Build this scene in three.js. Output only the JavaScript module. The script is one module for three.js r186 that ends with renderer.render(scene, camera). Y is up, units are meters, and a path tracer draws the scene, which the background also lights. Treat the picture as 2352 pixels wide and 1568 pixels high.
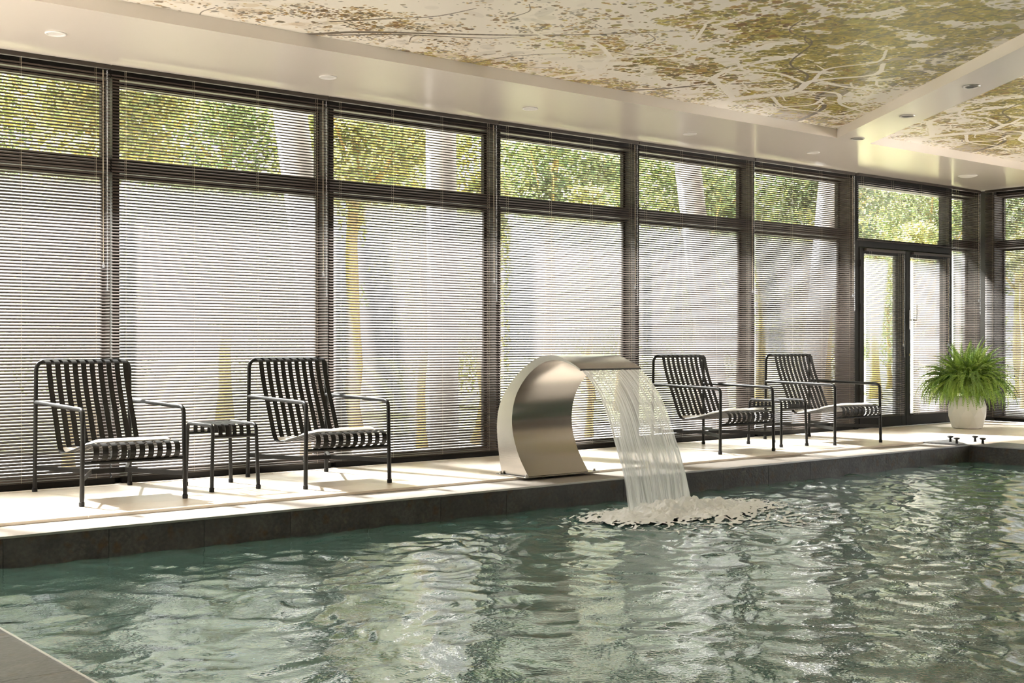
import * as THREE from 'three';
import { mergeGeometries, mergeVertices } from 'three/addons/utils/BufferGeometryUtils.js';
import { RoundedBoxGeometry } from 'three/addons/geometries/RoundedBoxGeometry.js';
import { createNoise2D, createNoise3D } from 'simplex-noise';

// ------------------------------------------------------------------ camera, sky, sun, exposure
// x runs along the window wall, -z points at the window wall, y is up; the deck is y = 0.
const scene = new THREE.Scene();
const camera = new THREE.PerspectiveCamera(2 * Math.atan(784 / 2850) * 180 / Math.PI, 1.5, 0.1, 400);
const YAW = 50.8 * Math.PI / 180;
camera.position.set(0, 1.14, 0);
camera.lookAt(Math.cos(YAW), 1.14, -Math.sin(YAW));
camera.setViewOffset(2352, 1568, 0, -4, 2352, 1568);

scene.background = new THREE.Color(0.985, 0.98, 1.0);      // bright even overcast sky
scene.backgroundIntensity = 0.62;

const sun = new THREE.DirectionalLight(new THREE.Color(1.0, 0.955, 0.92), 24);
sun.position.set(1.5, 18.5, -27);                              // hazy sun over the garden, behind the window wall
sun.target.position.set(6, 0, -9);
sun.castShadow = true;
sun.shadow.radius = 8;
sun.shadow.mapSize.set(2048, 2048);
Object.assign(sun.shadow.camera, { left: -30, right: 30, top: 30, bottom: -30, near: 1, far: 90 });
scene.add(sun, sun.target);

const renderer = new THREE.WebGLRenderer({ antialias: true });
renderer.toneMapping = THREE.LinearToneMapping;
renderer.toneMappingExposure = 5.3;
renderer.shadowMap.enabled = true;

// ------------------------------------------------------------------ helpers
let seed = 1234567;
const rnd = () => { seed = (seed + 0x6d2b79f5) | 0; let t = Math.imul(seed ^ (seed >>> 15), 1 | seed); t = (t + Math.imul(t ^ (t >>> 7), 61 | t)) ^ t; return ((t ^ (t >>> 14)) >>> 0) / 4294967296; };
const rr = (a, b) => a + (b - a) * rnd();
const noise2 = createNoise2D(rnd), noise3 = createNoise3D(rnd);
const fbm = (x, y, o = 4) => { let s = 0, a = 0.5; for (let i = 0; i < o; i++) { s += a * noise2(x, y); x = x * 2.03 + 7.1; y = y * 2.03 - 3.7; a *= 0.5; } return s; };
const V = (x, y, z) => new THREE.Vector3(x, y, z);
const taken = new Map();
const numbered = (n) => { const k = taken.get(n) ?? 0; taken.set(n, k + 1); return k ? `${n}_${String(k).padStart(3, '0')}` : n; };
function shade(o) { o.castShadow = true; o.receiveShadow = true; return o; }
function obj(name, geo, mat, parent) {
  const g = Array.isArray(geo) ? merge(geo) : geo;
  const m = shade(new THREE.Mesh(g, mat));
  m.name = parent ? name : numbered(name);
  (parent ?? scene).add(m);
  return m;
}
function merge(list) {
  const flat = list.map((g) => { const c = g.index ? g.toNonIndexed() : g; for (const k of Object.keys(c.attributes)) if (!['position', 'normal', 'uv'].includes(k)) c.deleteAttribute(k); return c; });
  return mergeGeometries(flat);
}
function tag(o, label, category, group, kind) {
  Object.assign(o.userData, { label, category });
  if (group) o.userData.group = group;
  if (kind) o.userData.kind = kind;
  return o;
}
function thing(name, [x, y, z], turn = 0) {
  const o = new THREE.Group(); o.name = numbered(name); o.position.set(x, y, z); o.rotation.y = turn; scene.add(o); return o;
}
function struct(name, pos = [0, 0, 0], turn = 0, label, category) { const o = thing(name, pos, turn); o.userData.kind = 'structure'; if (label) tag(o, label, category); return o; }
const box = (x0, x1, y0, y1, z0, z1) => new THREE.BoxGeometry(x1 - x0, y1 - y0, z1 - z0).translate((x0 + x1) / 2, (y0 + y1) / 2, (z0 + z1) / 2);
const rbox = (x0, x1, y0, y1, z0, z1, r = 0.004) => new RoundedBoxGeometry(x1 - x0, y1 - y0, z1 - z0, 1, r).translate((x0 + x1) / 2, (y0 + y1) / 2, (z0 + z1) / 2);
// uv in metres from the dominant axis of each face
function uvMetres(g, ox = 0, oy = 0, scale = 1) {
  g = g.index ? g.toNonIndexed() : g;
  const p = g.attributes.position, n = g.attributes.normal, uv = new Float32Array(p.count * 2);
  for (let i = 0; i < p.count; i++) {
    const ax = Math.abs(n.getX(i)), ay = Math.abs(n.getY(i)), az = Math.abs(n.getZ(i));
    const [u, v] = ay >= ax && ay >= az ? [p.getX(i), p.getZ(i)] : az >= ax ? [p.getX(i), p.getY(i)] : [p.getZ(i), p.getY(i)];
    uv[2 * i] = u * scale + ox; uv[2 * i + 1] = v * scale + oy;
  }
  g.setAttribute('uv', new THREE.BufferAttribute(uv, 2));
  return g;
}
// dense points along a polyline with rounded corners
function rounded(pts, r, n = 6) {
  const out = [pts[0].clone()];
  for (let i = 1; i < pts.length - 1; i++) {
    const a = pts[i - 1], b = pts[i], c = pts[i + 1], rad = Array.isArray(r) ? r[i - 1] : r;
    const d1 = a.clone().sub(b), d2 = c.clone().sub(b), k = Math.min(rad, d1.length() * 0.49, d2.length() * 0.49);
    const p = b.clone().addScaledVector(d1.normalize(), k), q = b.clone().addScaledVector(d2.normalize(), k);
    for (let j = 0; j <= n; j++) { const t = j / n; out.push(V(0, 0, 0).addScaledVector(p, (1 - t) ** 2).addScaledVector(b, 2 * t * (1 - t)).addScaledVector(q, t * t)); }
  }
  out.push(pts[pts.length - 1].clone());
  return out;
}
// sweep a closed 2-d section (list of [u, v]) along points; `up` seeds the frame
function sweep(pts, section, up = V(0, 1, 0), smooth = true, closeEnds = true, scaleAt) {
  const n = section.length, pos = [], idx = [];
  const tang = pts.map((p, i) => { const a = pts[Math.max(0, i - 1)], b = pts[Math.min(pts.length - 1, i + 1)]; return b.clone().sub(a).normalize(); });
  let side = V(0, 0, 0).crossVectors(up, tang[0]); if (side.lengthSq() < 1e-6) side.set(1, 0, 0); side.normalize();
  for (let i = 0; i < pts.length; i++) {
    side.addScaledVector(tang[i], -side.dot(tang[i])).normalize();
    const nor = V(0, 0, 0).crossVectors(tang[i], side), s = scaleAt ? scaleAt(i / (pts.length - 1)) : 1;
    for (const [u, v] of section) pos.push(pts[i].x + (side.x * u + nor.x * v) * s, pts[i].y + (side.y * u + nor.y * v) * s, pts[i].z + (side.z * u + nor.z * v) * s);
  }
  for (let i = 0; i < pts.length - 1; i++) for (let j = 0; j < n; j++) { const a = i * n + j, b = i * n + (j + 1) % n; idx.push(a, b, a + n, b, b + n, a + n); }
  if (closeEnds) for (let j = 1; j < n - 1; j++) { idx.push(0, j + 1, j); const o = (pts.length - 1) * n; idx.push(o, o + j, o + j + 1); }
  let g = new THREE.BufferGeometry();
  g.setAttribute('position', new THREE.Float32BufferAttribute(pos, 3)); g.setIndex(idx);
  if (!smooth) g = g.toNonIndexed();
  g.computeVertexNormals();
  g.setAttribute('uv', new THREE.BufferAttribute(new Float32Array(g.attributes.position.count * 2), 2));
  return g;
}
const ring = (r, n = 10) => Array.from({ length: n }, (_, i) => [r * Math.cos(i / n * 2 * Math.PI), r * Math.sin(i / n * 2 * Math.PI)]);
const tube = (pts, r, n = 10) => sweep(pts, ring(r, n), V(0.0123, 0.3, 0.95).normalize());
const lathe = (pts, n = 28) => new THREE.LatheGeometry(pts.map(([x, y]) => new THREE.Vector2(x, y)), n);
function prism(points, y0, y1) {      // polygon in (x, z) between two heights
  const s = new THREE.Shape(points.map(([x, z]) => new THREE.Vector2(x, z)));
  return new THREE.ExtrudeGeometry(s, { depth: y1 - y0, bevelEnabled: false }).rotateX(Math.PI / 2).translate(0, y1, 0);
}

// ------------------------------------------------------------------ textures
function canvasTex(w, h, draw, srgb = true, wrap = THREE.RepeatWrapping) {
  const c = document.createElement('canvas'); c.width = w; c.height = h;
  draw(c.getContext('2d'), w, h);
  const t = new THREE.CanvasTexture(c); t.wrapS = t.wrapT = wrap; t.magFilter = THREE.LinearFilter;
  if (srgb) t.colorSpace = THREE.SRGBColorSpace;
  return t;
}
// tileable noise: a torus of 3-d / 4-angle noise approximated by blending
const tnoise = (u, v, f, o = 4, k = 0) => {
  const b = (x, y) => fbm(x * f + k, y * f - k, o), s = (t) => t * t * (3 - 2 * t), wu = s(u), wv = s(v);
  return (b(u, v) * (1 - wu) + b(u - 1, v) * wu) * (1 - wv) + (b(u, v - 1) * (1 - wu) + b(u - 1, v - 1) * wu) * wv;
};
function dataTex(n, fn, srgb = true, m = n) {
  const d = new Uint8Array(n * m * 4);
  for (let y = 0; y < m; y++) for (let x = 0; x < n; x++) { const c = fn(x / n, y / m), o = (y * n + x) * 4; for (let k = 0; k < 3; k++) d[o + k] = Math.max(0, Math.min(255, Math.round(c[k]))); d[o + 3] = 255; }
  const t = new THREE.DataTexture(d, n, m); t.wrapS = t.wrapT = THREE.RepeatWrapping; t.magFilter = THREE.LinearFilter; if (srgb) t.colorSpace = THREE.SRGBColorSpace; t.needsUpdate = true; return t;
}
const mixc = (a, b, t) => [0, 1, 2].map((k) => a[k] + (b[k] - a[k]) * Math.max(0, Math.min(1, t)));
const slateTex = dataTex(512, (u, v) => {
  const n = tnoise(u, v, 3, 5), m = tnoise(u, v, 5, 4, 40), f = tnoise(u, v, 24, 3, 90);
  let c = mixc([82, 82, 82], [112, 112, 111], 0.5 + n);
  c = mixc(c, [106, 86, 66], (m - 0.12) * 2.2);
  c = mixc(c, [128, 122, 112], (-m - 0.2) * 2.2);
  return c.map((x) => 0.8 * x * (1 + 0.26 * f));
});
const slateBump = dataTex(512, (u, v) => { const h = 128 + 80 * tnoise(u, v, 6, 5, 13) + 60 * tnoise(u, v, 30, 3, 60); return [h, h, h]; }, false);
const deckTex = dataTex(512, (u, v) => {
  const n = tnoise(u, v * 0.999, 3, 4, 5), s = tnoise(u, (v * 6) % 1, 4, 4, 70);
  return mixc([238, 224, 205], [248, 238, 224], 0.5 + 0.7 * n + 0.4 * s);
});
const steelBump = dataTex(256, (u, v) => { const h = 128 + 60 * noise2(u * 6, v * 260) + 40 * noise2(u * 20 + 9, v * 500); return [h, h, h]; }, false);
const streak = dataTex(512, (u, v) => { const h = 232 + 60 * (noise2(u * 26, v * 0.9 + 4) * 0.6 + noise2(u * 70, v * 1.6) * 0.6); return [h, h, h]; }, false);
const rippleBump = dataTex(512, (u, v) => { const h = 128 + 80 * tnoise(u, v, 9, 4, 3) + 45 * (1 - 2 * Math.abs(tnoise(u, v, 14, 3, 31)) * 2); return [h, h, h]; }, false);
const grassTex = dataTex(256, (u, v) => mixc([124, 130, 92], [180, 180, 130], 0.5 + tnoise(u, v, 6, 4) + 0.6 * tnoise(u, v, 30, 2, 8)));
const barkTex = dataTex(256, (u, v) => mixc([128, 106, 60], [196, 170, 104], 0.5 + 0.8 * tnoise((u * 3) % 1, v, 5, 4, 2)));
const fabricBump = dataTex(128, (u, v) => { const h = 128 + 60 * Math.sin(u * Math.PI * 64) * Math.sin(v * Math.PI * 64) + 20 * noise2(u * 30, v * 30); return [h, h, h]; }, false);

// the printed ceiling: foliage and branches on cream. Canvas covers x 2.5..12, z -8.5..-3.8, and is mirrored beyond.
const MX = 2.5, MZ = -8.5, MW = 9.5, MH = 4.7;
const muralTex = canvasTex(2048, 1013, (c, w, h) => {
  const k = w / MW, X = (x) => (x - MX) * k, Y = (z) => (z - MZ) * k;
  c.fillStyle = '#f6efe2'; c.fillRect(0, 0, w, h);
  const palettes = {
    ochre: ['#a9792f', '#8a6428', '#b89243', '#75522b', '#c3a55c', '#94703a', '#6e5a3c'],
    olive: ['#94883f', '#a89840', '#7a7234', '#b8a446', '#746c3e', '#c0ac4c', '#8a8052'],
    yellow: ['#b9a63a', '#c4b44a', '#a5962f', '#d0c060', '#8f8a35', '#b3ae52'],
    grey: ['#7b7468', '#5f5a52', '#8d8678', '#6b6048', '#9a9384'],
  };
  const leaf = (x, z, r, col, a) => {
    c.save(); c.translate(X(x), Y(z)); c.rotate(a); c.fillStyle = col; c.beginPath();
    const n = 5 + Math.floor(rnd() * 4), e = rr(0.45, 0.9);
    for (let i = 0; i < n; i++) { const t = i / n * 2 * Math.PI, q = r * k * rr(0.6, 1.15); const px = Math.cos(t) * q, py = Math.sin(t) * q * e; i ? c.lineTo(px, py) : c.moveTo(px, py); }
    c.closePath(); c.fill(); c.restore();
  };
  // faint background washes of foliage colour, then leaves; [x, z, spread x, spread z, count, palettes, leaf radius]
  const zones = [
    [4.2, -7.9, 1.2, 0.35, 420, ['ochre', 'grey'], 0.022], [5.0, -7.6, 0.55, 0.25, 330, ['ochre', 'ochre', 'grey'], 0.024], [5.6, -7.9, 1.4, 0.35, 300, ['grey', 'ochre'], 0.02],
    [6.2, -8.25, 0.7, 0.18, 420, ['ochre', 'yellow', 'grey'], 0.024], [7.1, -8.2, 0.8, 0.22, 560, ['ochre', 'yellow'], 0.028], [8.3, -8.2, 0.9, 0.25, 520, ['ochre', 'grey', 'yellow'], 0.026],
    [6.2, -6.9, 0.9, 0.5, 380, ['grey', 'ochre'], 0.024], [7.0, -7.2, 0.7, 0.3, 360, ['ochre', 'yellow'], 0.03], [7.9, -7.3, 0.6, 0.35, 380, ['olive', 'ochre'], 0.04],
    [7.0, -6.1, 0.8, 0.5, 600, ['ochre', 'yellow', 'olive'], 0.034], [7.6, -5.7, 0.8, 0.6, 1000, ['olive', 'yellow', 'ochre'], 0.04], [8.3, -5.4, 0.8, 0.6, 1300, ['olive', 'olive', 'yellow'], 0.042],
    [8.6, -6.3, 0.8, 0.6, 1100, ['olive', 'yellow', 'olive'], 0.042], [8.0, -4.7, 0.9, 0.5, 1100, ['yellow', 'olive'], 0.042], [9.2, -6.9, 0.7, 0.5, 700, ['olive', 'yellow', 'ochre'], 0.034],
    [9.5, -7.7, 0.7, 0.4, 700, ['yellow', 'ochre', 'olive'], 0.03], [10.2, -7.6, 0.6, 0.35, 800, ['yellow', 'yellow', 'ochre'], 0.03], [10.7, -8.05, 0.5, 0.22, 420, ['ochre', 'yellow', 'grey'], 0.026],
    [9.6, -6.0, 0.7, 0.6, 900, ['olive', 'yellow', 'grey'], 0.038], [5.3, -6.3, 1.0, 0.6, 160, ['grey', 'ochre'], 0.022], [3.2, -6.4, 0.8, 1.3, 240, ['ochre', 'grey'], 0.024], [5.0, -4.9, 1.4, 0.8, 500, ['ochre', 'olive'], 0.034],
    [11.3, -6.8, 0.6, 1.0, 900, ['ochre', 'yellow', 'olive'], 0.032], [11.0, -5.0, 0.9, 0.7, 700, ['olive', 'ochre'], 0.036],
  ];
  const gauss = () => (rnd() + rnd() + rnd() + rnd() - 2) * 1.0;
  // trunks of the print lie under the leaves
  const stroke = (pts, w0, w1, col) => {
    const P = new THREE.CatmullRomCurve3(pts.map(([x, z]) => V(x, 0, z))).getPoints(pts.length * 10);
    c.fillStyle = col;
    P.forEach((p, i) => { const t = i / (P.length - 1), r = (w0 + (w1 - w0) * t) * (1 + 0.18 * noise2(i * 0.35, w0 * 99)) * k; c.beginPath(); c.arc(X(p.x), Y(p.z), Math.max(0.6, r), 0, 7); c.fill();
      if (i) { const q = P[i - 1]; c.strokeStyle = col; c.lineWidth = Math.max(1, 2 * r); c.lineCap = 'round'; c.beginPath(); c.moveTo(X(q.x), Y(q.z)); c.lineTo(X(p.x), Y(p.z)); c.stroke(); } });
  };
  stroke([[10.5, -8.4], [10.15, -7.9], [9.8, -7.3], [9.3, -6.6], [9.0, -6.0], [8.9, -5.2], [8.9, -4.0]], 0.19, 0.05, '#b5ab98');
  stroke([[11.8, -8.0], [11.6, -7.0], [11.5, -6.0], [11.3, -4.6]], 0.15, 0.06, '#b8ae9b');
  for (let i = 0; i < 900; i++) { const z = zones[Math.floor(rnd() * zones.length)]; c.globalAlpha = 0.10; c.fillStyle = palettes[z[5][0]][i % 5]; c.beginPath(); c.ellipse(X(z[0] + gauss() * z[2]), Y(z[1] + gauss() * z[3]), rr(6, 34), rr(3, 14), rnd() * 3, 0, 7); c.fill(); }
  c.globalAlpha = 1;
  for (const [x, z, sx, sz, n, pal, r] of zones) for (let i = 0; i < n * 2.8; i++) {
    const lx = x + gauss() * sx, lz = z + gauss() * sz;
    if (noise2(lx * 2.1 + 9, lz * 2.6) < (lx > 7.4 ? -0.3 : -0.1) && rnd() < 0.9) continue;
    const p = palettes[pal[Math.floor(rnd() * pal.length)]];
    c.globalAlpha = rr(0.55, 0.95); leaf(lx, lz, r * (rnd() < 0.07 ? rr(1.1, 1.8) : rr(0.3, 0.95)), p[Math.floor(rnd() * p.length)], rnd() * 6.3);
  }
  c.globalAlpha = 0.85;
  const dark = '#75695a';
  stroke([[4.75, -8.3], [5.0, -8.0], [5.5, -7.65], [6.0, -7.3], [6.5, -6.85], [6.9, -6.4]], 0.034, 0.004, dark);
  stroke([[4.9, -8.2], [5.3, -7.85], [5.9, -7.5], [6.1, -7.25]], 0.02, 0.003, dark);
  stroke([[4.7, -7.85], [4.95, -7.55], [5.2, -7.25], [5.3, -6.9]], 0.014, 0.006, dark);
  stroke([[8.0, -8.35], [8.3, -8.0], [8.5, -7.6], [8.9, -7.2], [9.4, -6.7]], 0.03, 0.012, dark);
  stroke([[9.3, -7.3], [8.9, -6.8], [8.4, -6.6], [7.9, -6.0], [7.5, -5.9], [7.2, -5.4]], 0.012, 0.005, dark);
  stroke([[6.3, -8.3], [6.4, -7.9], [6.6, -7.6], [6.9, -7.35]], 0.012, 0.005, dark);
  stroke([[10.6, -8.2], [10.2, -7.6], [9.7, -7.3], [9.5, -6.9]], 0.03, 0.012, dark);
  stroke([[3.0, -8.0], [3.6, -7.4], [4.0, -6.6], [4.1, -5.6]], 0.02, 0.008, dark);
  for (let i = 0; i < 50; i++) { const z = zones[Math.floor(rnd() * zones.length)], a = rnd() * 6.3, L = rr(0.1, 0.45), x = z[0] + gauss() * z[2], y = z[1] + gauss() * z[3]; stroke([[x, y], [x + L * 0.5 * Math.cos(a), y + L * 0.5 * Math.sin(a) + 0.03], [x + L * Math.cos(a + 0.3), y + L * Math.sin(a + 0.3)]], 0.006, 0.003, dark); }
  c.globalAlpha = 1;
  const cream = '#f7f0e4';     // pale branch silhouettes over the leaves
  stroke([[9.5, -8.4], [9.2, -7.9], [9.35, -7.3], [9.1, -6.9], [9.3, -6.4], [9.0, -6.1]], 0.055, 0.02, cream);
  stroke([[9.2, -7.9], [8.7, -7.6], [8.3, -7.35], [8.15, -6.9], [8.2, -6.5]], 0.03, 0.03, cream);
  stroke([[9.3, -7.3], [9.7, -7.1], [10.2, -7.4], [10.7, -7.5], [11.0, -7.6]], 0.024, 0.014, cream);
  stroke([[9.4, -7.6], [9.9, -7.85], [10.4, -7.8], [10.9, -7.9]], 0.02, 0.012, cream);
  stroke([[9.2, -6.9], [9.8, -6.8], [10.1, -6.4], [10.0, -6.0]], 0.024, 0.016, cream);
  stroke([[9.1, -7.0], [8.6, -6.9], [8.3, -7.0], [7.9, -6.8], [7.6, -6.9]], 0.022, 0.012, cream);
  stroke([[9.1, -6.9], [8.8, -6.5], [8.9, -6.1], [8.6, -5.8]], 0.022, 0.012, cream);
  stroke([[7.2, -8.3], [7.3, -7.8], [7.1, -7.4], [7.4, -7.0], [7.2, -6.6], [6.9, -6.2]], 0.03, 0.014, cream);
  stroke([[7.3, -7.8], [7.9, -7.7], [8.3, -7.9], [8.8, -7.8]], 0.018, 0.01, cream);
  stroke([[7.1, -7.4], [6.6, -7.1], [6.2, -7.2], [5.7, -6.9]], 0.022, 0.012, cream);
  stroke([[9.9, -8.4], [9.8, -7.95], [10.0, -7.6], [9.8, -7.3]], 0.03, 0.02, cream);
  stroke([[11.2, -8.2], [11.3, -7.5], [11.6, -7.1], [11.4, -6.5], [11.7, -5.9]], 0.04, 0.02, cream);
  stroke([[11.3, -7.5], [11.8, -7.5], [12, -7.2]], 0.024, 0.014, cream);
  for (let i = 0; i < 46; i++) {      // finer pale twigs
    const bx = [9.2, 9.4, 8.6, 7.3, 10.2, 11.4][i % 6] + gauss() * 0.5, bz = [-7.4, -6.6, -7.4, -7.6, -7.6, -7.2][i % 6] + gauss() * 0.35, P = [[bx, bz]]; let a = rnd() * 6.3;
    for (let q = 0; q < 4; q++) { a += rr(-0.7, 0.7); P.push([P[q][0] + Math.cos(a) * rr(0.08, 0.2), P[q][1] + Math.sin(a) * rr(0.06, 0.15)]); }
    stroke(P, rr(0.007, 0.018), 0.005, cream);
  }
  for (let i = 0; i < 6; i++) stroke([[8.95 + i * 0.05, -8.3 + i * 0.02], [9.15 + i * 0.03, -7.8], [9.25 + i * 0.05, -7.25]], 0.012, 0.012, cream);
}, true, THREE.MirroredRepeatWrapping);

// ------------------------------------------------------------------ materials
const std = (color, roughness, more = {}) => new THREE.MeshStandardMaterial({ color: new THREE.Color().setRGB(...color), roughness, ...more });
const phys = (color, roughness, more = {}) => new THREE.MeshPhysicalMaterial({ color: new THREE.Color().setRGB(...color), roughness, ...more });
const M = {
  paint: phys([0.8, 0.74, 0.665], 0.22, { ior: 1.6 }), plaster: std([0.6, 0.56, 0.5], 0.8), backWall: std([0.2, 0.165, 0.13], 0.6),
  mural: std([1, 1, 1], 0.34, { map: muralTex }),
  frame: phys([0.016, 0.0145, 0.012], 0.55, { specularIntensity: 0.4 }), doorFrame: phys([0.016, 0.016, 0.014], 0.55, { specularIntensity: 0.4 }),
  slat: phys([0.095, 0.077, 0.066], 0.42, { specularIntensity: 0.6 }), rail: phys([0.05, 0.041, 0.034], 0.5, { specularIntensity: 0.5 }), cord: std([0.62, 0.55, 0.42], 0.8),
  clear: phys([0.74, 0.74, 0.74], 0.02, { transmission: 1, ior: 1.5 }), bright: phys([1, 1, 1], 0.02, { transmission: 1, ior: 1.5 }), frosted: phys([0.52, 0.54, 0.55], 0.3, { transmission: 1, ior: 1.45 }),
  acrylic: phys([0.95, 0.97, 1.0], 0.08, { transmission: 0.8, ior: 1.45 }),
  slate: std([1, 1, 1], 0.42, { map: slateTex, bumpMap: slateBump, bumpScale: 0.004 }),
  deck: std([1, 1, 1], 0.33, { map: deckTex }), grout: std([0.3, 0.27, 0.23], 0.9), concrete: std([0.34, 0.33, 0.31], 0.9),
  edge: std([0.55, 0.54, 0.52], 0.34, { metalness: 0.9 }),
  basin: std([0.5, 0.72, 0.66], 0.6),
  water: phys([0.13, 0.27, 0.245], 0.02, { transmission: 0.45, ior: 1.45, bumpMap: rippleBump, bumpScale: 0.0018 }),
  steel: phys([0.4, 0.375, 0.345], 0.22, { metalness: 1, bumpMap: steelBump, bumpScale: 0.00012 }), bolt: std([0.5, 0.48, 0.45], 0.3, { metalness: 1 }),
  fall: phys([0.97, 0.98, 0.98], 1.0, { transmission: 1, ior: 1.33, roughnessMap: streak, bumpMap: streak, bumpScale: 0.006 }),
  foam: std([0.92, 0.97, 1.0], 0.6),
  black: phys([0.01, 0.0095, 0.008], 0.45, { specularIntensity: 0.7 }), blackSlat: phys([0.009, 0.0085, 0.007], 0.45, { specularIntensity: 0.6 }), rubber: std([0.015, 0.015, 0.015], 0.8),
  cushion: std([0.76, 0.74, 0.69], 0.9, { bumpMap: fabricBump, bumpScale: 0.0006 }), seam: std([0.42, 0.4, 0.36], 0.9),
  pot: std([0.9, 0.88, 0.83], 0.5), soil: std([0.05, 0.035, 0.025], 1),
  white: std([0.8, 0.78, 0.74], 0.5), dark: std([0.06, 0.06, 0.055], 0.5), chrome: std([0.7, 0.69, 0.66], 0.22, { metalness: 1 }), brass: std([0.6, 0.5, 0.3], 0.35, { metalness: 1 }),
  column: std([0.82, 0.81, 0.8], 0.7), terrace: std([0.72, 0.69, 0.65], 0.9), grass: std([1, 1, 1], 1, { map: grassTex }), bark: std([1, 1, 1], 0.95, { map: barkTex }),
};
const leafy = (c, t = 0.4) => phys(c, 1, { transmission: t, vertexColors: true });
const fernMats = [[0.3, 0.46, 0.07], [0.2, 0.36, 0.06], [0.4, 0.54, 0.1], [0.26, 0.4, 0.1]].map((c) => phys(c, 0.9, { transmission: 0.25 }));
const stem = std([0.12, 0.14, 0.04], 0.8);

// ------------------------------------------------------------------ the room
const ZW = -9.8, XL = -3, XR = 16.95, ZB = 2.5, YC = 3.385, POOL = { x0: 1.55, x1: 12.8, z0: -7.555, z1: -1.0 }, CW = 0.585, LEVEL = -0.19;

{ // floor: concrete bed, pale deck tiles, slate coping, pool shell
  const f = struct('floor', [0, 0, 0], 0, 'pale beige tiled pool deck edged with dark slate coping', 'floor');
  const o = 0.021, { x0, x1, z0, z1 } = POOL, t = 0.02;
  obj('deck_bed', [box(XL, XR + 0.3, -0.4, -o, ZW - 0.35, z0 - t), box(XL, XR + 0.3, -0.4, -o, z1 + t, ZB), box(XL, x0 - t, -0.4, -o, z0 - t, z1 + t), box(x1 + t, XR + 0.3, -0.4, -o, z0 - t, z1 + t)], M.grout, f);
  const clip = (poly, a, b) => {      // keep the side left of a -> b
    const out = [], s = (p) => (b[0] - a[0]) * (p[1] - a[1]) - (b[1] - a[1]) * (p[0] - a[0]);
    poly.forEach((p, i) => { const q = poly[(i + 1) % poly.length], sp = s(p), sq = s(q); if (sp >= 0) out.push(p); if (sp * sq < 0) { const k = sp / (sp - sq); out.push([p[0] + k * (q[0] - p[0]), p[1] + k * (q[1] - p[1])]); } });
    return out;
  };
  const area = (p) => Math.abs(p.reduce((s, a, i) => { const b = p[(i + 1) % p.length]; return s + a[0] * b[1] - b[0] * a[1]; }, 0)) / 2;
  const tileAt = (name, poly, mat, lift = 0) => { if (poly.length < 3 || area(poly) < 0.004) return; obj(name, uvMetres(prism(poly, -0.02, lift), rr(0, 7), rr(0, 7), mat === M.deck ? 0.8 : 1), mat, f); };
  const g = 0.0015, A = [x1 + CW, z0 - CW], B = [XR + 0.05, ZW - 0.1];      // mitre joint from the coping corner to the room corner
  let row = 0;
  for (let z = z0 - CW; z > ZW - 0.35; z -= 0.405, row++) for (let x = -3 + (row % 2 ? 0.35 : -0.08) * 1 - 1.22; x < XR; x += 1.22) {
    const lo = Math.max(x, XL), hi = Math.min(x + 1.22, XR + 0.2), zb = Math.max(z - 0.405, ZW - 0.34);
    if (hi - lo < 0.02) continue;
    tileAt('tile', clip([[lo + g, z - g], [hi - g, z - g], [hi - g, zb + g], [lo + g, zb + g]], B, A), M.deck);
  }
  row = 0;
  for (let x = x1 + CW; x < XR; x += 0.405, row++) for (let z = -10.6 + (row % 2 ? 0.4 : 0); z < ZB; z += 1.22) {
    const hi = Math.min(x + 0.405, XR), zl = Math.max(z, ZW - 0.3), zh = Math.min(z + 1.22, ZB);
    if (hi - x < 0.03 || zh - zl < 0.02) continue;
    tileAt('tile', clip([[x + g, zh - g], [hi - g, zh - g], [hi - g, zl + g], [x + g, zl + g]], A, B), M.deck);
  }
  obj('deck_rear', [uvMetres(box(XL, x1 + CW, -0.02, 0, z1 + CW, ZB)), uvMetres(box(XL, x0 - CW, -0.02, 0, z0 - CW, z1 + CW))], M.deck, f);
  // coping: top stones and the stones of the pool face share their joints
  const P = 0.6355;
  for (let k = 0; k < 19; k++) {
    const a = 1.0235 + (k) * P, b = a + P, lo = Math.max(a, x0 - CW), hi = Math.min(b, x1 + CW);
    const top = clip(clip([[lo + g, z0], [hi - g, z0], [hi - g, z0 - CW + g], [lo + g, z0 - CW + g]], [x1, z0], [x1 + CW, z0 - CW]), [x0 - CW, z0 - CW], [x0, z0]);
    tileAt('coping_stone', top.length > 2 ? top : [], M.slate);
    const fl = Math.max(a, x0) + g, fh = Math.min(b, x1) - g;
    if (fh - fl > 0.02) obj('face_stone', uvMetres(box(fl, fh, -0.52, -0.013, z0 - t, z0 + (k % 3) * 0.0006), rr(0, 5), rr(0, 5)), M.slate, f);
  }
  for (let k = 0; k < 11; k++) {
    const a = z0 - CW + 0.0 + k * P, b = Math.min(a + P, z1 + CW);
    for (const s of [0, 1]) {
      const X0 = s ? x1 : x0 - CW, X1 = s ? x1 + CW : x0, off = s ? 0 : -0.0;
      let poly = [[X0, b - g + off], [X1, b - g + off], [X1, a + g + off], [X0, a + g + off]];
      if (k < 1) poly = s ? clip(poly, [x1 + CW, z0 - CW], [x1, z0]) : clip(poly, [x0, z0], [x0 - CW, z0 - CW]);
      tileAt('coping_stone', poly, M.slate);
      const fl = Math.max(a, z0) + g, fh = Math.min(b, z1) - g;
      if (fh - fl > 0.02) obj('face_stone', uvMetres(s ? box(x1 - (k % 2) * 0.0006, x1 + t, -0.52, -0.013, fl, fh) : box(x0 - t, x0, -0.52, -0.013, fl, fh), rr(0, 5), rr(0, 5)), M.slate, f);
    }
  }
  obj('coping_rear', uvMetres(box(x0, x1, -0.02, 0, z1, z1 + CW)), M.slate, f);
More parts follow.
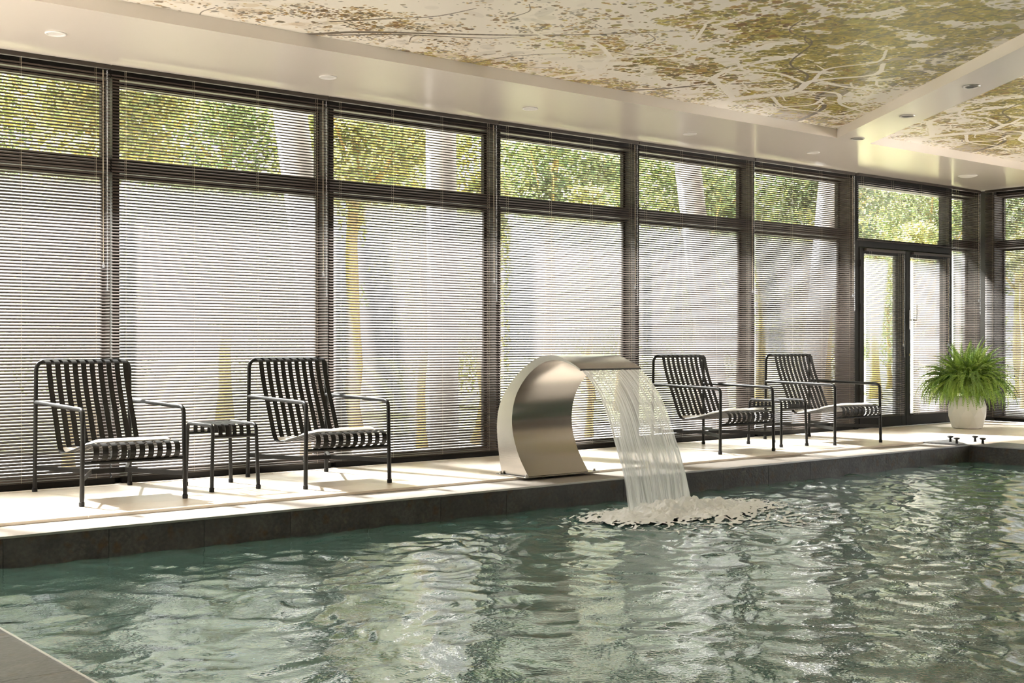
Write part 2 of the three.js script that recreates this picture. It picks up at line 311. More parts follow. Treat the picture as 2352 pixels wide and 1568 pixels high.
  obj('edge_trim', [box(x0, x1, -0.012, 0.002, z0 - 0.004, z0 + 0.006), box(x1 - 0.006, x1 + 0.004, -0.012, 0.002, z0, z1), box(x0 - 0.004, x0 + 0.006, -0.012, 0.002, z0, z1)], M.edge, f);
  obj('pool_shell', [box(x0 - 0.3, x1 + 0.3, -1.75, -1.6, z0 - 0.3, z1 + 0.3), box(x0 - 0.3, x1 + 0.3, -1.6, -0.4, z0 - 0.3, z0 - t), box(x0 - 0.3, x1 + 0.3, -1.6, -0.4, z1 + t, z1 + 0.3), box(x0 - 0.3, x0 - t, -1.6, -0.4, z0, z1), box(x1 + t, x1 + 0.3, -1.6, -0.4, z0, z1), box(x0, x1, -0.4, -0.02, z1, z1 + 0.02)], M.basin, f);
}

{ // ceiling: satin soffit with two recessed trays that hold the printed panels; a skewed beam between them
  const c = struct('ceiling', [0, 0, 0], 0, 'cream satin ceiling with two recessed trays of printed foliage panels', 'ceiling');
  const k = (11.345 - 8.929) / (8.278 - 4.824), bx = (z, x) => x - k * (z + 8.278), zt = -8.278, zr = 1.0, D = 0.1;
  const t1 = [[-1.6, zt], [11.345, zt], [bx(zr, 11.345), zr], [-1.6, zr]], t2 = [[11.95, zt], [15.9, zt], [15.9, zr], [bx(zr, 11.95), zr]];
  const s = new THREE.Shape([[XL, ZW - 0.12], [XR + 0.12, ZW - 0.12], [XR + 0.12, ZB], [XL, ZB]].map(([x, z]) => new THREE.Vector2(x, z)));
  for (const t of [t1, t2]) s.holes.push(new THREE.Path(t.map(([x, z]) => new THREE.Vector2(x, z))));
  obj('soffit', new THREE.ExtrudeGeometry(s, { depth: D, bevelEnabled: false }).rotateX(Math.PI / 2).translate(0, YC + D, 0), M.paint, c);
  const panel = (t, dx) => {
    const g = prism(t.map(([x, z]) => [x, z]), YC + D, YC + D + 0.02).toNonIndexed(), p = g.attributes.position, uv = new Float32Array(p.count * 2);
    for (let i = 0; i < p.count; i++) { uv[2 * i] = (p.getX(i) + dx - MX) / MW; uv[2 * i + 1] = 1 - (p.getZ(i) - MZ) / MH; }
    g.setAttribute('uv', new THREE.BufferAttribute(uv, 2));
    obj('printed_panel', g, M.mural, c).userData.label = 'printed foliage and branches on cream stretch panel';
  };
  panel(t1.map(([x, z]) => [x + (x > 0 ? 0.02 : -0.02), z + (z < -5 ? -0.02 : 0.02)]), 0);
  panel(t2.map(([x, z]) => [x + (x > 14 ? 0.02 : -0.02), z + (z < -5 ? -0.02 : 0.02)]), -3.4);
  obj('roof_slab', box(XL - 0.3, XR + 0.5, YC + D + 0.02, YC + 0.5, ZW - 0.4, ZB + 0.3), M.plaster, c);
}
{ // the eaves outside the windows
  const e = struct('canopy', [0, 0, 0], 0, 'white eaves running along outside the window wall', 'canopy');
  obj('eaves', box(XL - 1, XR + 1.6, 3.47, 3.75, -11.1, ZW - 0.4), M.column, e);
  obj('eaves', box(XR + 0.5, XR + 1.6, 3.47, 3.75, ZW - 0.4, ZB), M.column, e);
}
{ // solid walls behind the camera, with open daylight windows towards the garden
  const back = struct('wall_back', [0, 0, 0], 0, 'plain brown wall across the pool', 'wall'), Y0 = 0.1, Y1 = 3.2;
  obj('wall_panel', box(XL - 0.3, XR + 0.3, -0.4, YC + 0.12, ZB, ZB + 0.3), M.backWall, back);
  const left = struct('wall_left', [0, 0, 0], 0, 'cream plaster side wall with two tall windows by the window wall', 'wall');
  obj('wall_panel', [box(XL - 0.3, XL, -0.4, Y0, ZW - 0.4, ZB), box(XL - 0.3, XL, Y1, YC + 0.12, ZW - 0.4, ZB), box(XL - 0.3, XL, Y0, Y1, -5.6, ZB)], M.plaster, left);
  let number = 20;
  const glazed = (root, L, n, words) => { for (let i = 0; i < n; i++) {
    const w = struct(`window_${number++}`, root(i * L / n), root.turn, `tall clear window in the glazed ${words}`, 'window'), W = L / n; w.userData.group = `windows of the ${words}`;
    obj('window_frame', [box(0, 0.06, Y0, Y1, -0.2, -0.1), box(W - 0.06, W, Y0, Y1, -0.2, -0.1), box(0.06, W - 0.06, Y0, Y0 + 0.06, -0.2, -0.1), box(0.06, W - 0.06, Y1 - 0.06, Y1, -0.2, -0.1)], M.frame, w);
    obj('pane', new THREE.PlaneGeometry(W - 0.12, Y1 - Y0 - 0.12).translate(W / 2, (Y0 + Y1) / 2, -0.15), root.glass, w);
  } };
  const rl = (d) => [XL, 0, -5.6 - d]; rl.turn = Math.PI / 2; rl.glass = M.clear;
  glazed(rl, -5.6 - ZW, 2, 'side wall');
  const right = struct('wall_right', [0, 0, 0], 0, 'cream plaster end wall with clear windows beyond the blinds', 'wall');
  obj('wall_panel', [box(XR, XR + 0.3, -0.4, Y0, -5.68, ZB), box(XR, XR + 0.3, Y1, YC + 0.12, -5.68, ZB), box(XR, XR + 0.3, Y0, Y1, -1.4, ZB)], M.plaster, right);
  const re = (d) => [XR, 0, -5.68 + d]; re.turn = -Math.PI / 2; re.glass = M.bright; glazed(re, 4.28, 2, 'end wall');
}

// window bays: dark mullion, transom, sill and head; clear pane above, frosted pane below. Local x along the wall, local z into the room.
let windowNumber = 1;
function bay(root, w, post = 0.06) {
  const zf = -0.1, zb = -0.35, zp = -0.3;
  obj('mullion', rbox(0.05, 0.05 + post, 0.0, YC + 0.06, zb, zf), M.frame, root);
  obj('transom', rbox(0.05 + post - w, 0.05, 2.53, 2.64, zb, zf), M.frame, root);
  obj('head', rbox(0.05 + post - w, 0.05, 3.3, YC + 0.06, zb, zf), M.frame, root);
  obj('sill', rbox(0.05 + post - w, 0.05, 0, 0.05, zb, -0.05), M.frame, root);
  for (const [y0, y1, m] of [[2.64, 3.3, M.clear], [0.05, 2.53, M.frosted]]) {
    obj('pane', new THREE.PlaneGeometry(w - post, y1 - y0).translate(0.05 - (w - post) / 2, (y0 + y1) / 2, zp), m, root);
    const e = 0.025, x0 = 0.05 - (w - post), x1 = 0.05;
    obj('glazing_bead', [box(x0, x1, y0, y0 + e, zp - 0.02, zp + 0.03), box(x0, x1, y1 - e, y1, zp - 0.02, zp + 0.03), box(x0, x0 + e, y0 + e, y1 - e, zp - 0.02, zp + 0.03), box(x1 - e, x1, y0 + e, y1 - e, zp - 0.02, zp + 0.03)], M.frame, root);
  }
}
const J = [-2.18, -0.18, 1.82, 3.82, 5.845, 7.816, 9.81, 11.8, 13.8];      // joints between blinds along the window wall
const bayWords = ['nearest the plaster side wall', 'second from the plaster side wall', 'before the blinds begin', 'behind the armchair farthest from the fountain', 'behind the stool farthest from the door', 'between armchair and steel fountain', 'behind the steel fountain', 'behind the armchair beside the falling water', 'next to the double door'];
J.forEach((x, i) => {
  const w = struct(`window_${windowNumber++}`, [x, 0, ZW], 0, `dark framed window bay ${bayWords[i]}`, 'window');
  bay(w, i ? x - J[i - 1] : 0.82);
});
{
  const w = struct(`window_${windowNumber++}`, [XR + 0.0, 0, ZW], 0, 'narrow dark framed window in the corner beside the double door', 'window');
  bay(w, 0.78, 0.1);
  obj('corner_post', rbox(0.03, 0.35, 0, YC + 0.06, -0.35, 0.17), M.frame, w);
  for (let i = 0; i < 2; i++) {
    const e = struct(`window_${windowNumber++}`, [XR, 0, -7.75 + 2 * i], -Math.PI / 2, i ? 'dark framed end wall window away from the fern' : 'dark framed end wall window behind the potted fern', 'window');
    bay(e, 2.0);
  }
}

// the double door, its transom light above and the leaves
{
  const d = struct('door_1', [13.86, 0, ZW], 0, 'dark framed glazed double door with a lever handle', 'door'), W = 2.3, zf = -0.03, zb = -0.2;
  obj('door_frame', [rbox(0, 0.08, 0, YC + 0.06, zb, zf), rbox(W - 0.05, W + 0.02, 0, YC + 0.06, zb, zf), rbox(0.08, W - 0.05, 2.42, 2.54, zb, zf), rbox(0.08, W - 0.05, 3.24, YC + 0.06, zb, zf)], M.doorFrame, d);
  obj('transom_pane', new THREE.PlaneGeometry(W - 0.13, 0.7).translate(W / 2, 2.89, -0.15), M.clear, d);
  const leaf = (x0, x1, handle) => {
    const l = new THREE.Group(); l.name = 'door_leaf'; d.add(l);
    obj('stile', rbox(x0, x0 + 0.1, 0.012, 2.41, zb + 0.03, zf + 0.012), M.doorFrame, l);
    obj('stile', rbox(x1 - 0.1, x1, 0.012, 2.41, zb + 0.03, zf + 0.012), M.doorFrame, l);
    obj('top_rail', rbox(x0 + 0.1, x1 - 0.1, 2.33, 2.41, zb + 0.03, zf + 0.012), M.doorFrame, l);
    obj('bottom_rail', rbox(x0 + 0.1, x1 - 0.1, 0.012, 0.165, zb + 0.03, zf + 0.012), M.doorFrame, l);
    obj('pane', new THREE.PlaneGeometry(x1 - x0 - 0.2, 2.165).translate((x0 + x1) / 2, 1.2475, -0.12), M.frosted, l);
    if (handle) {
      obj('handle', [rbox(x0 + 0.035, x0 + 0.07, 1.33, 1.6, 0, 0.012), tube(rounded([V(x0 + 0.052, 1.46, 0.0), V(x0 + 0.052, 1.46, 0.065), V(x0 + 0.13, 1.46, 0.065), V(x0 + 0.13, 1.67, 0.065)], 0.02), 0.009, 8)], M.chrome, l).userData.label = 'chrome lever handle';
      obj('lock', lathe([[0.0, 0.012], [0.016, 0.01], [0.018, 0], [0, 0]], 14).rotateX(Math.PI / 2).translate(x0 + 0.05, 0.98, 0.0), M.brass, l);
    } else for (const y of [0.5, 1.62, 2.2]) obj('hinge', new THREE.CylinderGeometry(0.009, 0.009, 0.09, 10).translate(x0 - 0.004, y, 0.0), M.doorFrame, l);
  };
  leaf(0.085, 1.155, false); leaf(1.16, 2.245, true);
  obj('threshold', rbox(0.08, W - 0.05, 0, 0.011, zb, 0.0), M.edge, d);
}

// ------------------------------------------------------------------ venetian blinds, every slat a part
const slatGeo = new Map();
function slatFor(w) {
  const key = w.toFixed(3);
  if (!slatGeo.has(key)) {
    const n = 4, b = 0.035, sag = 0.005, t = 0.0006, sec = [];
    for (let i = 0; i <= n; i++) { const u = -1 + 2 * i / n; sec.push([u * b / 2, sag * (1 - u * u) - sag / 2 + t]); }
    for (let i = n; i >= 0; i--) { const u = -1 + 2 * i / n; sec.push([u * b / 2, sag * (1 - u * u) - sag / 2]); }
    const pos = [], idx = [], m = sec.length;
    const xs = [-w / 2, -w / 2 + 0.004, w / 2 - 0.004, w / 2], sc = [0.72, 1, 1, 0.72];
    xs.forEach((x, k) => sec.forEach(([z, y]) => pos.push(x, y, z * sc[k])));
    for (let k = 0; k < 3; k++) for (let j = 0; j < m; j++) { const a = k * m + j, c = k * m + (j + 1) % m; idx.push(a, c, a + m, c, c + m, a + m); }
    const g = new THREE.BufferGeometry(); g.setAttribute('position', new THREE.Float32BufferAttribute(pos, 3)); g.setIndex(idx); g.computeVertexNormals();
    slatGeo.set(key, g);
  }
  return slatGeo.get(key);
}
function blind(name, label, at, turn, w, y0, y1, tilt, { wand = true, ladders, wob = 0.6 } = {}) {
  const b = thing(name, [at[0], y0, at[2]], turn), H = y1 - y0, P = 0.025;
  tag(b, label, 'blind', 'venetian blinds along the glazing');
  obj('headrail', rbox(-w / 2 + 0.002, w / 2 - 0.002, H - 0.034, H, -0.02, 0.02, 0.003), M.rail, b);
  obj('bottom_rail', rbox(-w / 2 + 0.003, w / 2 - 0.003, 0, 0.012, -0.0135, 0.0135, 0.003), M.rail, b);
  const g = slatFor(w - 0.006), n = Math.floor((H - 0.06) / P);
  for (let i = 0; i < n; i++) {
    const s = obj('slat', g, M.slat, b);
    s.position.set(0, 0.027 + i * P, 0);
    s.rotation.x = (typeof tilt === 'function' ? tilt(i / n) : tilt) * Math.PI / 180 + (rnd() - 0.5) * wob * Math.PI / 180;
    s.rotation.z = (rnd() - 0.5) * 0.0006;
  }
  const nl = ladders ?? Math.max(2, Math.round(w / 0.55));
  for (let i = 0; i < nl; i++) {
    const x = -w / 2 + 0.12 + (w - 0.24) * i / (nl - 1);
    obj('ladder_cord', [-1, 1].map((s) => tube([V(x, 0.006, 0.0148 * s), V(x, H - 0.03, 0.0148 * s)], 0.0009, 5)), M.cord, b);
  }
  if (wand) {
    const top = H - 0.05, len = Math.min(1.72, H * 0.6), x = w / 2 - 0.035;
    obj('tilt_wand', [tube([V(x, top, 0.024), V(x, top - len, 0.03)], 0.0042, 6), tube([V(x, top - len, 0.03), V(x, top - len - 0.05, 0.03)], 0.006, 6)], M.acrylic, b);
    const lift = obj('lift_cord', [tube([V(x - 0.03, top, 0.022), V(x - 0.03, top - len * 0.9, 0.026)], 0.0012, 5), tube([V(x - 0.037, top, 0.022), V(x - 0.033, top - len * 0.9, 0.026)], 0.0012, 5)], M.cord, b);
    obj('cord_tassel', lathe([[0, 0.045], [0.005, 0.045], [0.008, 0.02], [0.009, 0], [0, 0]], 10).translate(x - 0.031, top - len * 0.9 - 0.04, 0.026), M.acrylic, lift);
  }
  return b;
}
const BZ = ZW - 0.01, words = [
  [-2.18, -0.18, 26, 'brown venetian blind next to the plaster side wall'],
  [-0.18, 1.82, 26, 'brown venetian blind second along from the plaster side wall'],
  [1.82, 3.82, 32, 'brown venetian blind with half closed slats behind the armchair farthest from the fountain'],
  [3.82, 5.845, 27, 'brown venetian blind behind the slatted stool farthest from the door'],
  [5.845, 7.816, 25, 'brown venetian blind in the bay between an armchair and the steel fountain'],
  [7.816, 9.81, 22, 'brown venetian blind with open slats directly behind the steel fountain'],
  [9.81, 11.8, 27, 'brown venetian blind behind the armchair beside the falling water'],
  [11.8, 13.82, 33, 'brown venetian blind in the bay next to the double door frame'],
];
words.forEach(([a, b, t, l]) => blind('venetian_blind', l, [(a + b) / 2, 0, BZ], 0, b - a - 0.006, 0.055, YC - 0.002, t));
blind('venetian_blind', 'short brown venetian blind hanging over the transom light above the double door', [15.0, 0, ZW + 0.005], 0, 2.28, 2.5, YC - 0.002, 4, { ladders: 4, wand: false });
blind('venetian_blind', 'venetian blind with thin open slats on the door leaf without a handle', [13.86 + 0.62, 0, ZW + 0.01], 0, 0.9, 0.15, 2.4, (u) => 8 + 14 * (1 - u), { ladders: 2 });
blind('venetian_blind', 'venetian blind on the door leaf with the chrome lever handle', [13.86 + 1.73, 0, ZW + 0.01], 0, 0.92, 0.15, 2.4, 20, { ladders: 2 });
blind('venetian_blind', 'narrow full height venetian blind between double door and room corner', [16.53, 0, BZ], 0, 0.72, 0.055, YC - 0.002, 26, { ladders: 2 });
blind('venetian_blind', 'tall venetian blind on the end wall behind the potted fern', [XR - 0.01, 0, -8.76], -Math.PI / 2, 1.98, 0.055, YC - 0.002, 24, { wand: false });
blind('venetian_blind', 'tall venetian blind on the end wall away from the corner', [XR - 0.01, 0, -6.76], -Math.PI / 2, 1.98, 0.055, YC - 0.002, 24, { wand: false });

// ------------------------------------------------------------------ pool water, stirred by the falling sheet
const SPLASH = [7.08, -6.82];
const waves = [];
for (let i = 0; i < 26; i++) { const L = 0.095 * Math.pow(1.064, i) * rr(0.9, 1.1), a = rnd() * 2 * Math.PI; waves.push([Math.cos(a) * 2 * Math.PI / L, Math.sin(a) * 2 * Math.PI / L, rnd() * 6.28, L * 0.0037]); }
function waterHeight(x, z) {
  const wx = x + 0.16 * noise2(x * 0.8, z * 0.8) + 0.05 * noise2(x * 2.6 + 5, z * 2.6), wz = z + 0.16 * noise2(x * 0.8 + 31, z * 0.8 - 17) + 0.05 * noise2(x * 2.6 - 9, z * 2.6 + 4);
  let h = 0;
  for (const [kx, kz, p, a] of waves) { const s = Math.sin(kx * wx + kz * wz + p); h += a * (s + 0.35 * (s * s - 0.5)); }
  const calm = 0.5 + 0.5 * Math.min(1, Math.max(0, (x - 2.5) / 4)), r = Math.hypot(x - SPLASH[0], (z - SPLASH[1]) * 1.05);
  h *= calm * (1 + 0.5 * noise2(x * 0.35 + 8, z * 0.35));
  h += 0.009 * Math.sin(r * 13 + 1.5 * noise2(x * 1.3, z * 1.3)) * Math.exp(-r * 0.55) + 0.02 * noise2(x * 6, z * 6) * Math.exp(-r * 1.6);
  h += 0.006 * (1 - Math.abs(noise2(x * 1.9 + 40, z * 1.9)) * 2) * calm;
  return h;
}
{
  const { x0, x1, z0, z1 } = POOL, nx = 520, nz = 304, g = new THREE.PlaneGeometry(x1 - x0, z1 - z0, nx, nz).rotateX(-Math.PI / 2).translate((x0 + x1) / 2, LEVEL, (z0 + z1) / 2), p = g.attributes.position, uv = g.attributes.uv;
  for (let i = 0; i < p.count; i++) { const x = p.getX(i), z = p.getZ(i); p.setY(i, LEVEL + waterHeight(x, z)); uv.setXY(i, x / 0.9, z / 0.9); }
  g.computeVertexNormals();
  tag(obj('pool_water', g, M.water), 'rippling green tinted water filling the pool', 'water', null, 'stuff');
}

// ------------------------------------------------------------------ steel waterfall fountain
{
  const f = thing('fountain', [6.745, 0, -8.2]);
  tag(f, 'curved brushed steel waterfall spout standing on the slate coping', 'fountain');
  const outer = [[-8.414, 0.012], [-8.457, 0.21], [-8.478, 0.37], [-8.474, 0.477], [-8.448, 0.585], [-8.372, 0.715], [-8.222, 0.856], [-8.059, 0.963], [-7.915, 1.022], [-7.79, 1.042], [-7.682, 1.036], [-7.592, 1.012], [-7.49, 0.975], [-7.399, 0.932]];
  const inner = [[-7.403, 0.922], [-7.473, 0.953], [-7.592, 0.988], [-7.68, 1.0], [-7.744, 1.0], [-7.868, 0.975], [-8.026, 0.893], [-8.156, 0.776], [-8.238, 0.646], [-8.271, 0.487], [-8.247, 0.331], [-8.172, 0.168], [-8.051, 0.012]];
  const smooth = (l) => new THREE.SplineCurve(l.map(([z, y]) => new THREE.Vector2(z + 8.2, y))).getPoints(48), O = smooth(outer), I = smooth(inner), W = 0.69, t = 0.004;
  const plate = (x) => { const s = new THREE.Shape([...O, ...I]); return new THREE.ExtrudeGeometry(s, { depth: t, bevelEnabled: false, curveSegments: 1 }).rotateY(-Math.PI / 2).translate(x + t, 0, 0); };
  const fix = (g) => { g = g.toNonIndexed ? g : g; const p = g.attributes.position, uv = new Float32Array(p.count * 2); for (let i = 0; i < p.count; i++) { uv[2 * i] = p.getZ(i) * 2; uv[2 * i + 1] = p.getY(i) * 2; } g.setAttribute('uv', new THREE.BufferAttribute(uv, 2)); return g; };
  const skin = (line, dir) => {
    const pos = [], idx = [], uv = []; let s = 0;
    line.forEach((q, i) => { if (i) s += q.distanceTo(line[i - 1]); const a = line[Math.max(0, i - 1)], b = line[Math.min(line.length - 1, i + 1)], n = new THREE.Vector2(-(b.y - a.y), b.x - a.x).normalize().multiplyScalar(0.003 * dir); for (const [x, k] of [[t, 0], [W - t, 0], [W - t, 1], [t, 1]]) { pos.push(x, q.y + n.y * k, q.x + n.x * k); uv.push(x * 2, s * 2); } });
    for (let i = 0; i < line.length - 1; i++) for (let j = 0; j < 4; j++) { const a = i * 4 + j, b = i * 4 + (j + 1) % 4; idx.push(a, b, a + 4, b, b + 4, a + 4); }
    let g = new THREE.BufferGeometry(); g.setAttribute('position', new THREE.Float32BufferAttribute(pos, 3)); g.setAttribute('uv', new THREE.Float32BufferAttribute(uv, 2)); g.setIndex(idx);
    // faceted across the sheet edges, smooth along the bend
    g = g.toNonIndexed(); g.computeVertexNormals();
    const p = g.attributes.position, n = g.attributes.normal, m = new Map(), key = (i) => [p.getX(i), p.getY(i), p.getZ(i)].map((v) => v.toFixed(4)).join() + (Math.abs(n.getX(i)) > 0.5);
    for (let i = 0; i < p.count; i++) { const v = V(n.getX(i), n.getY(i), n.getZ(i)), kk = key(i), l = m.get(kk) ?? []; l.push(v); m.set(kk, l); }
    for (let i = 0; i < p.count; i++) { const me = V(n.getX(i), n.getY(i), n.getZ(i)), s2 = V(0, 0, 0); for (const v of m.get(key(i))) if (v.dot(me) > 0.6) s2.add(v); s2.normalize(); n.setXYZ(i, s2.x, s2.y, s2.z); }
    return g;
  };
  obj('side_plate', fix(plate(0)), M.steel, f); obj('side_plate', fix(plate(W - t)), M.steel, f);
  obj('outer_sheet', skin(O, -1), M.steel, f); obj('inner_sheet', skin(I, -1), M.steel, f);
  const plateMesh = obj('base_plate', uvMetres(rbox(-0.05, 0.8, 0, 0.01, -0.24, 0.18, 0.003)), M.steel, f);
  obj('outlet_lip', rbox(0, W, 0.918, 0.934, 0.793, 0.806, 0.002), M.dark, f);
  for (const [x, z] of [[-0.02, -0.2], [-0.02, 0.15], [0.76, 0.15], [0.76, -0.2]]) obj('bolt', [lathe([[0, 0.018], [0.009, 0.016], [0.011, 0], [0, 0]], 8).translate(x, 0.016, z), new THREE.CylinderGeometry(0.016, 0.016, 0.006, 12).translate(x, 0.013, z)], M.bolt, plateMesh);
}
{ // the sheet of water, streaked, and its foam
  const path = new THREE.SplineCurve([[-7.392, 0.92], [-7.298, 0.85], [-7.184, 0.728], [-7.09, 0.57], [-7.01, 0.375], [-6.955, 0.24], [-6.905, 0.09], [-6.875, -0.04], [-6.845, -0.17]].map(([z, y]) => new THREE.Vector2(z, y)));
  const N = 60, K = 150, pos = [], uv = [], idx = [];
  for (let i = 0; i <= N; i++) {
    const t = i / N, q = path.getPointAt(t), tg = path.getTangentAt(t), nx = -tg.y, ny = tg.x;      // outward normal of the sheet in (z, y)
    for (let j = 0; j <= K; j++) {
      const u = j / K, x = 6.755 + 0.67 * u - 0.012 * t * (1 - 2 * u);
      const d = (0.002 + 0.011 * t) * (noise2(u * 17 + 3, t * 1.3) + 0.6 * noise2(u * 44, t * 2.2 + 9)) + 0.02 * t * noise2(u * 5 + 20, t);
      pos.push(x, q.y - ny * d, q.x - nx * d); uv.push(u * 0.9, t * 0.9);
    }
  }
  for (let i = 0; i < N; i++) for (let j = 0; j < K; j++) { const a = i * (K + 1) + j; idx.push(a, a + 1, a + K + 1, a + 1, a + K + 2, a + K + 1); }
  const g = new THREE.BufferGeometry(); g.setAttribute('position', new THREE.Float32BufferAttribute(pos, 3)); g.setAttribute('uv', new THREE.Float32BufferAttribute(uv, 2)); g.setIndex(idx); g.computeVertexNormals();
  tag(obj('falling_water', g, M.fall), 'streaked sheet of water pouring from the steel spout', 'water', null, 'stuff');
  // foam: a churned mound that breaks into strands
  const fp = [], fi = [], n = 280, at = [], R = 1.5;
  const foamH = (x, z) => {
    const dx = x - SPLASH[0], dz = z - SPLASH[1], a = (dx - 0.08) / 0.68, b = (dz - 0.14) / 0.3;
    const mound = Math.exp(-a * a * 0.9 - b * b) * (0.085 + 0.026 * noise2(x * 5, z * 9) + 0.014 * noise2(x * 11 + 5, z * 20) + 0.008 * noise2(x * 30, z * 40));
    return mound;
  };
  for (let i = 0; i <= n; i++) for (let j = 0; j <= n; j++) {
    const x = SPLASH[0] - 0.85 + 2.2 * i / n, z = SPLASH[1] - 0.35 + R * j / n, h = foamH(x, z);
    const r = Math.hypot((x - SPLASH[0] - 0.2) / 1.1, (z - SPLASH[1] - 0.42) / 0.85), web = 1 - Math.abs(noise2(x * 3.0 + 2, z * 4.2) + 0.3 * noise2(x * 7, z * 9)) * 1.5;
    at.push(h > 0.012 + 0.012 * noise2(x * 11, z * 17) || (r < 1 && web > 0.34 + 0.55 * r && z > SPLASH[1] - 0.2));
    fp.push(x, LEVEL + waterHeight(x, z) + 0.004 + h + 0.002 * noise2(x * 26, z * 26), z);
  }
  for (let i = 0; i < n; i++) for (let j = 0; j < n; j++) { const a = i * (n + 1) + j, q = [a, a + 1, a + n + 1, a + n + 2]; if (q.filter((k) => at[k]).length > 2) fi.push(a, a + 1, a + n + 1, a + 1, a + n + 2, a + n + 1); }
  const fg = new THREE.BufferGeometry(); fg.setAttribute('position', new THREE.Float32BufferAttribute(fp, 3)); fg.setIndex(fi); fg.computeVertexNormals();
  fg.setAttribute('uv', new THREE.BufferAttribute(new Float32Array(fp.length / 3 * 2), 2));
  tag(obj('foam', fg, M.foam), 'white churning foam where the water sheet lands', 'foam', null, 'stuff');
}

// ------------------------------------------------------------------ lounge chairs, seat pads, stools
const SEAT = [[-0.535, 1.005], [-0.5, 1.006], [-0.455, 0.985], [-0.44, 0.93], [-0.41, 0.84], [-0.365, 0.73], [-0.29, 0.58], [-0.225, 0.44], [-0.19, 0.375], [-0.15, 0.336], [-0.09, 0.326], [0.05, 0.345], [0.25, 0.385], [0.44, 0.42], [0.53, 0.432], [0.585, 0.415], [0.6, 0.375], [0.585, 0.335], [0.54, 0.312], [0.5, 0.3]];
const seatCurve = new THREE.SplineCurve(SEAT.map(([z, y]) => new THREE.Vector2(z, y)));
const strip = (curvePts, x, w, t) => sweep(curvePts.map((q) => V(x, q.y, q.x)), [[-w / 2, -t / 2], [w / 2, -t / 2], [w / 2, t / 2], [-w / 2, t / 2]], V(0, 1, 0), true);
function sharpSweep(curvePts, x, w, t) {      // ribbon with crisp edges: normals averaged only along its length
  const g = strip(curvePts, x, w, t).toNonIndexed(); g.computeVertexNormals(); return g;
}
function foot(x, z, y = 0) { return lathe([[0, 0], [0.019, 0], [0.02, 0.006], [0.02, 0.026], [0.0175, 0.032], [0, 0.032]], 14).translate(x, y, z); }
function makeChair(label, at, turn) {
  const c = thing('lounge_chair', at, turn), hw = 0.365, zb = -0.54, zf = 0.54, r = 0.0165;
  tag(c, label, 'chair', 'black slatted lounge chairs along the windows');
  const back = obj('back_frame', tube(rounded([V(-hw - 0.008, 0.01, zb - 0.01), V(-hw, 1.0, zb), V(hw, 1.0, zb), V(hw + 0.008, 0.01, zb - 0.01)], 0.075, 8), r, 12), M.black, c);
  const arms = [-1, 1].map((s) => obj('armrest', tube(rounded([V(s * (hw + 0.002), 0.688, zb), V(s * (hw + 0.004), 0.672, zf - 0.005), V(s * (hw + 0.014), 0.01, zf)], 0.055, 8), r, 12), M.black, c));
  obj('front_rail', tube([V(-hw, 0.3, zf - 0.005), V(hw, 0.3, zf - 0.005)], 0.013, 10), M.black, c);
  const pts = seatCurve.getPoints(56);
  for (let i = 0; i < 10; i++) { const s = obj('slat', slatRibbon ??= sharpSweep(pts, 0, 0.04, 0.005), M.blackSlat, c); s.position.x = -0.297 + i * 0.066; }
  const st = (a, b) => sweep([V(...a), V(...b)], [[-0.005, -0.017], [0.005, -0.017], [0.005, 0.017], [-0.005, 0.017]], V(0, 1, 0), false), y = 0.185;
  obj('stretcher', [st([-0.127, y, 0], [0.127, y, 0]), st([-hw, y, zb], [-0.127, y, 0]), st([-hw - 0.01, y, zf], [-0.127, y, 0]), st([hw, y, zb], [0.127, y, 0]), st([hw + 0.01, y, zf], [0.127, y, 0])], M.black, c);
  for (const [x, z, p] of [[-hw - 0.008, zb - 0.01, back], [hw + 0.008, zb - 0.01, back], [-hw - 0.014, zf, arms[0]], [hw + 0.014, zf, arms[1]]]) obj('foot_cap', foot(x, z), M.rubber, p);
  return c;
}
let slatRibbon, stoolRibbon;
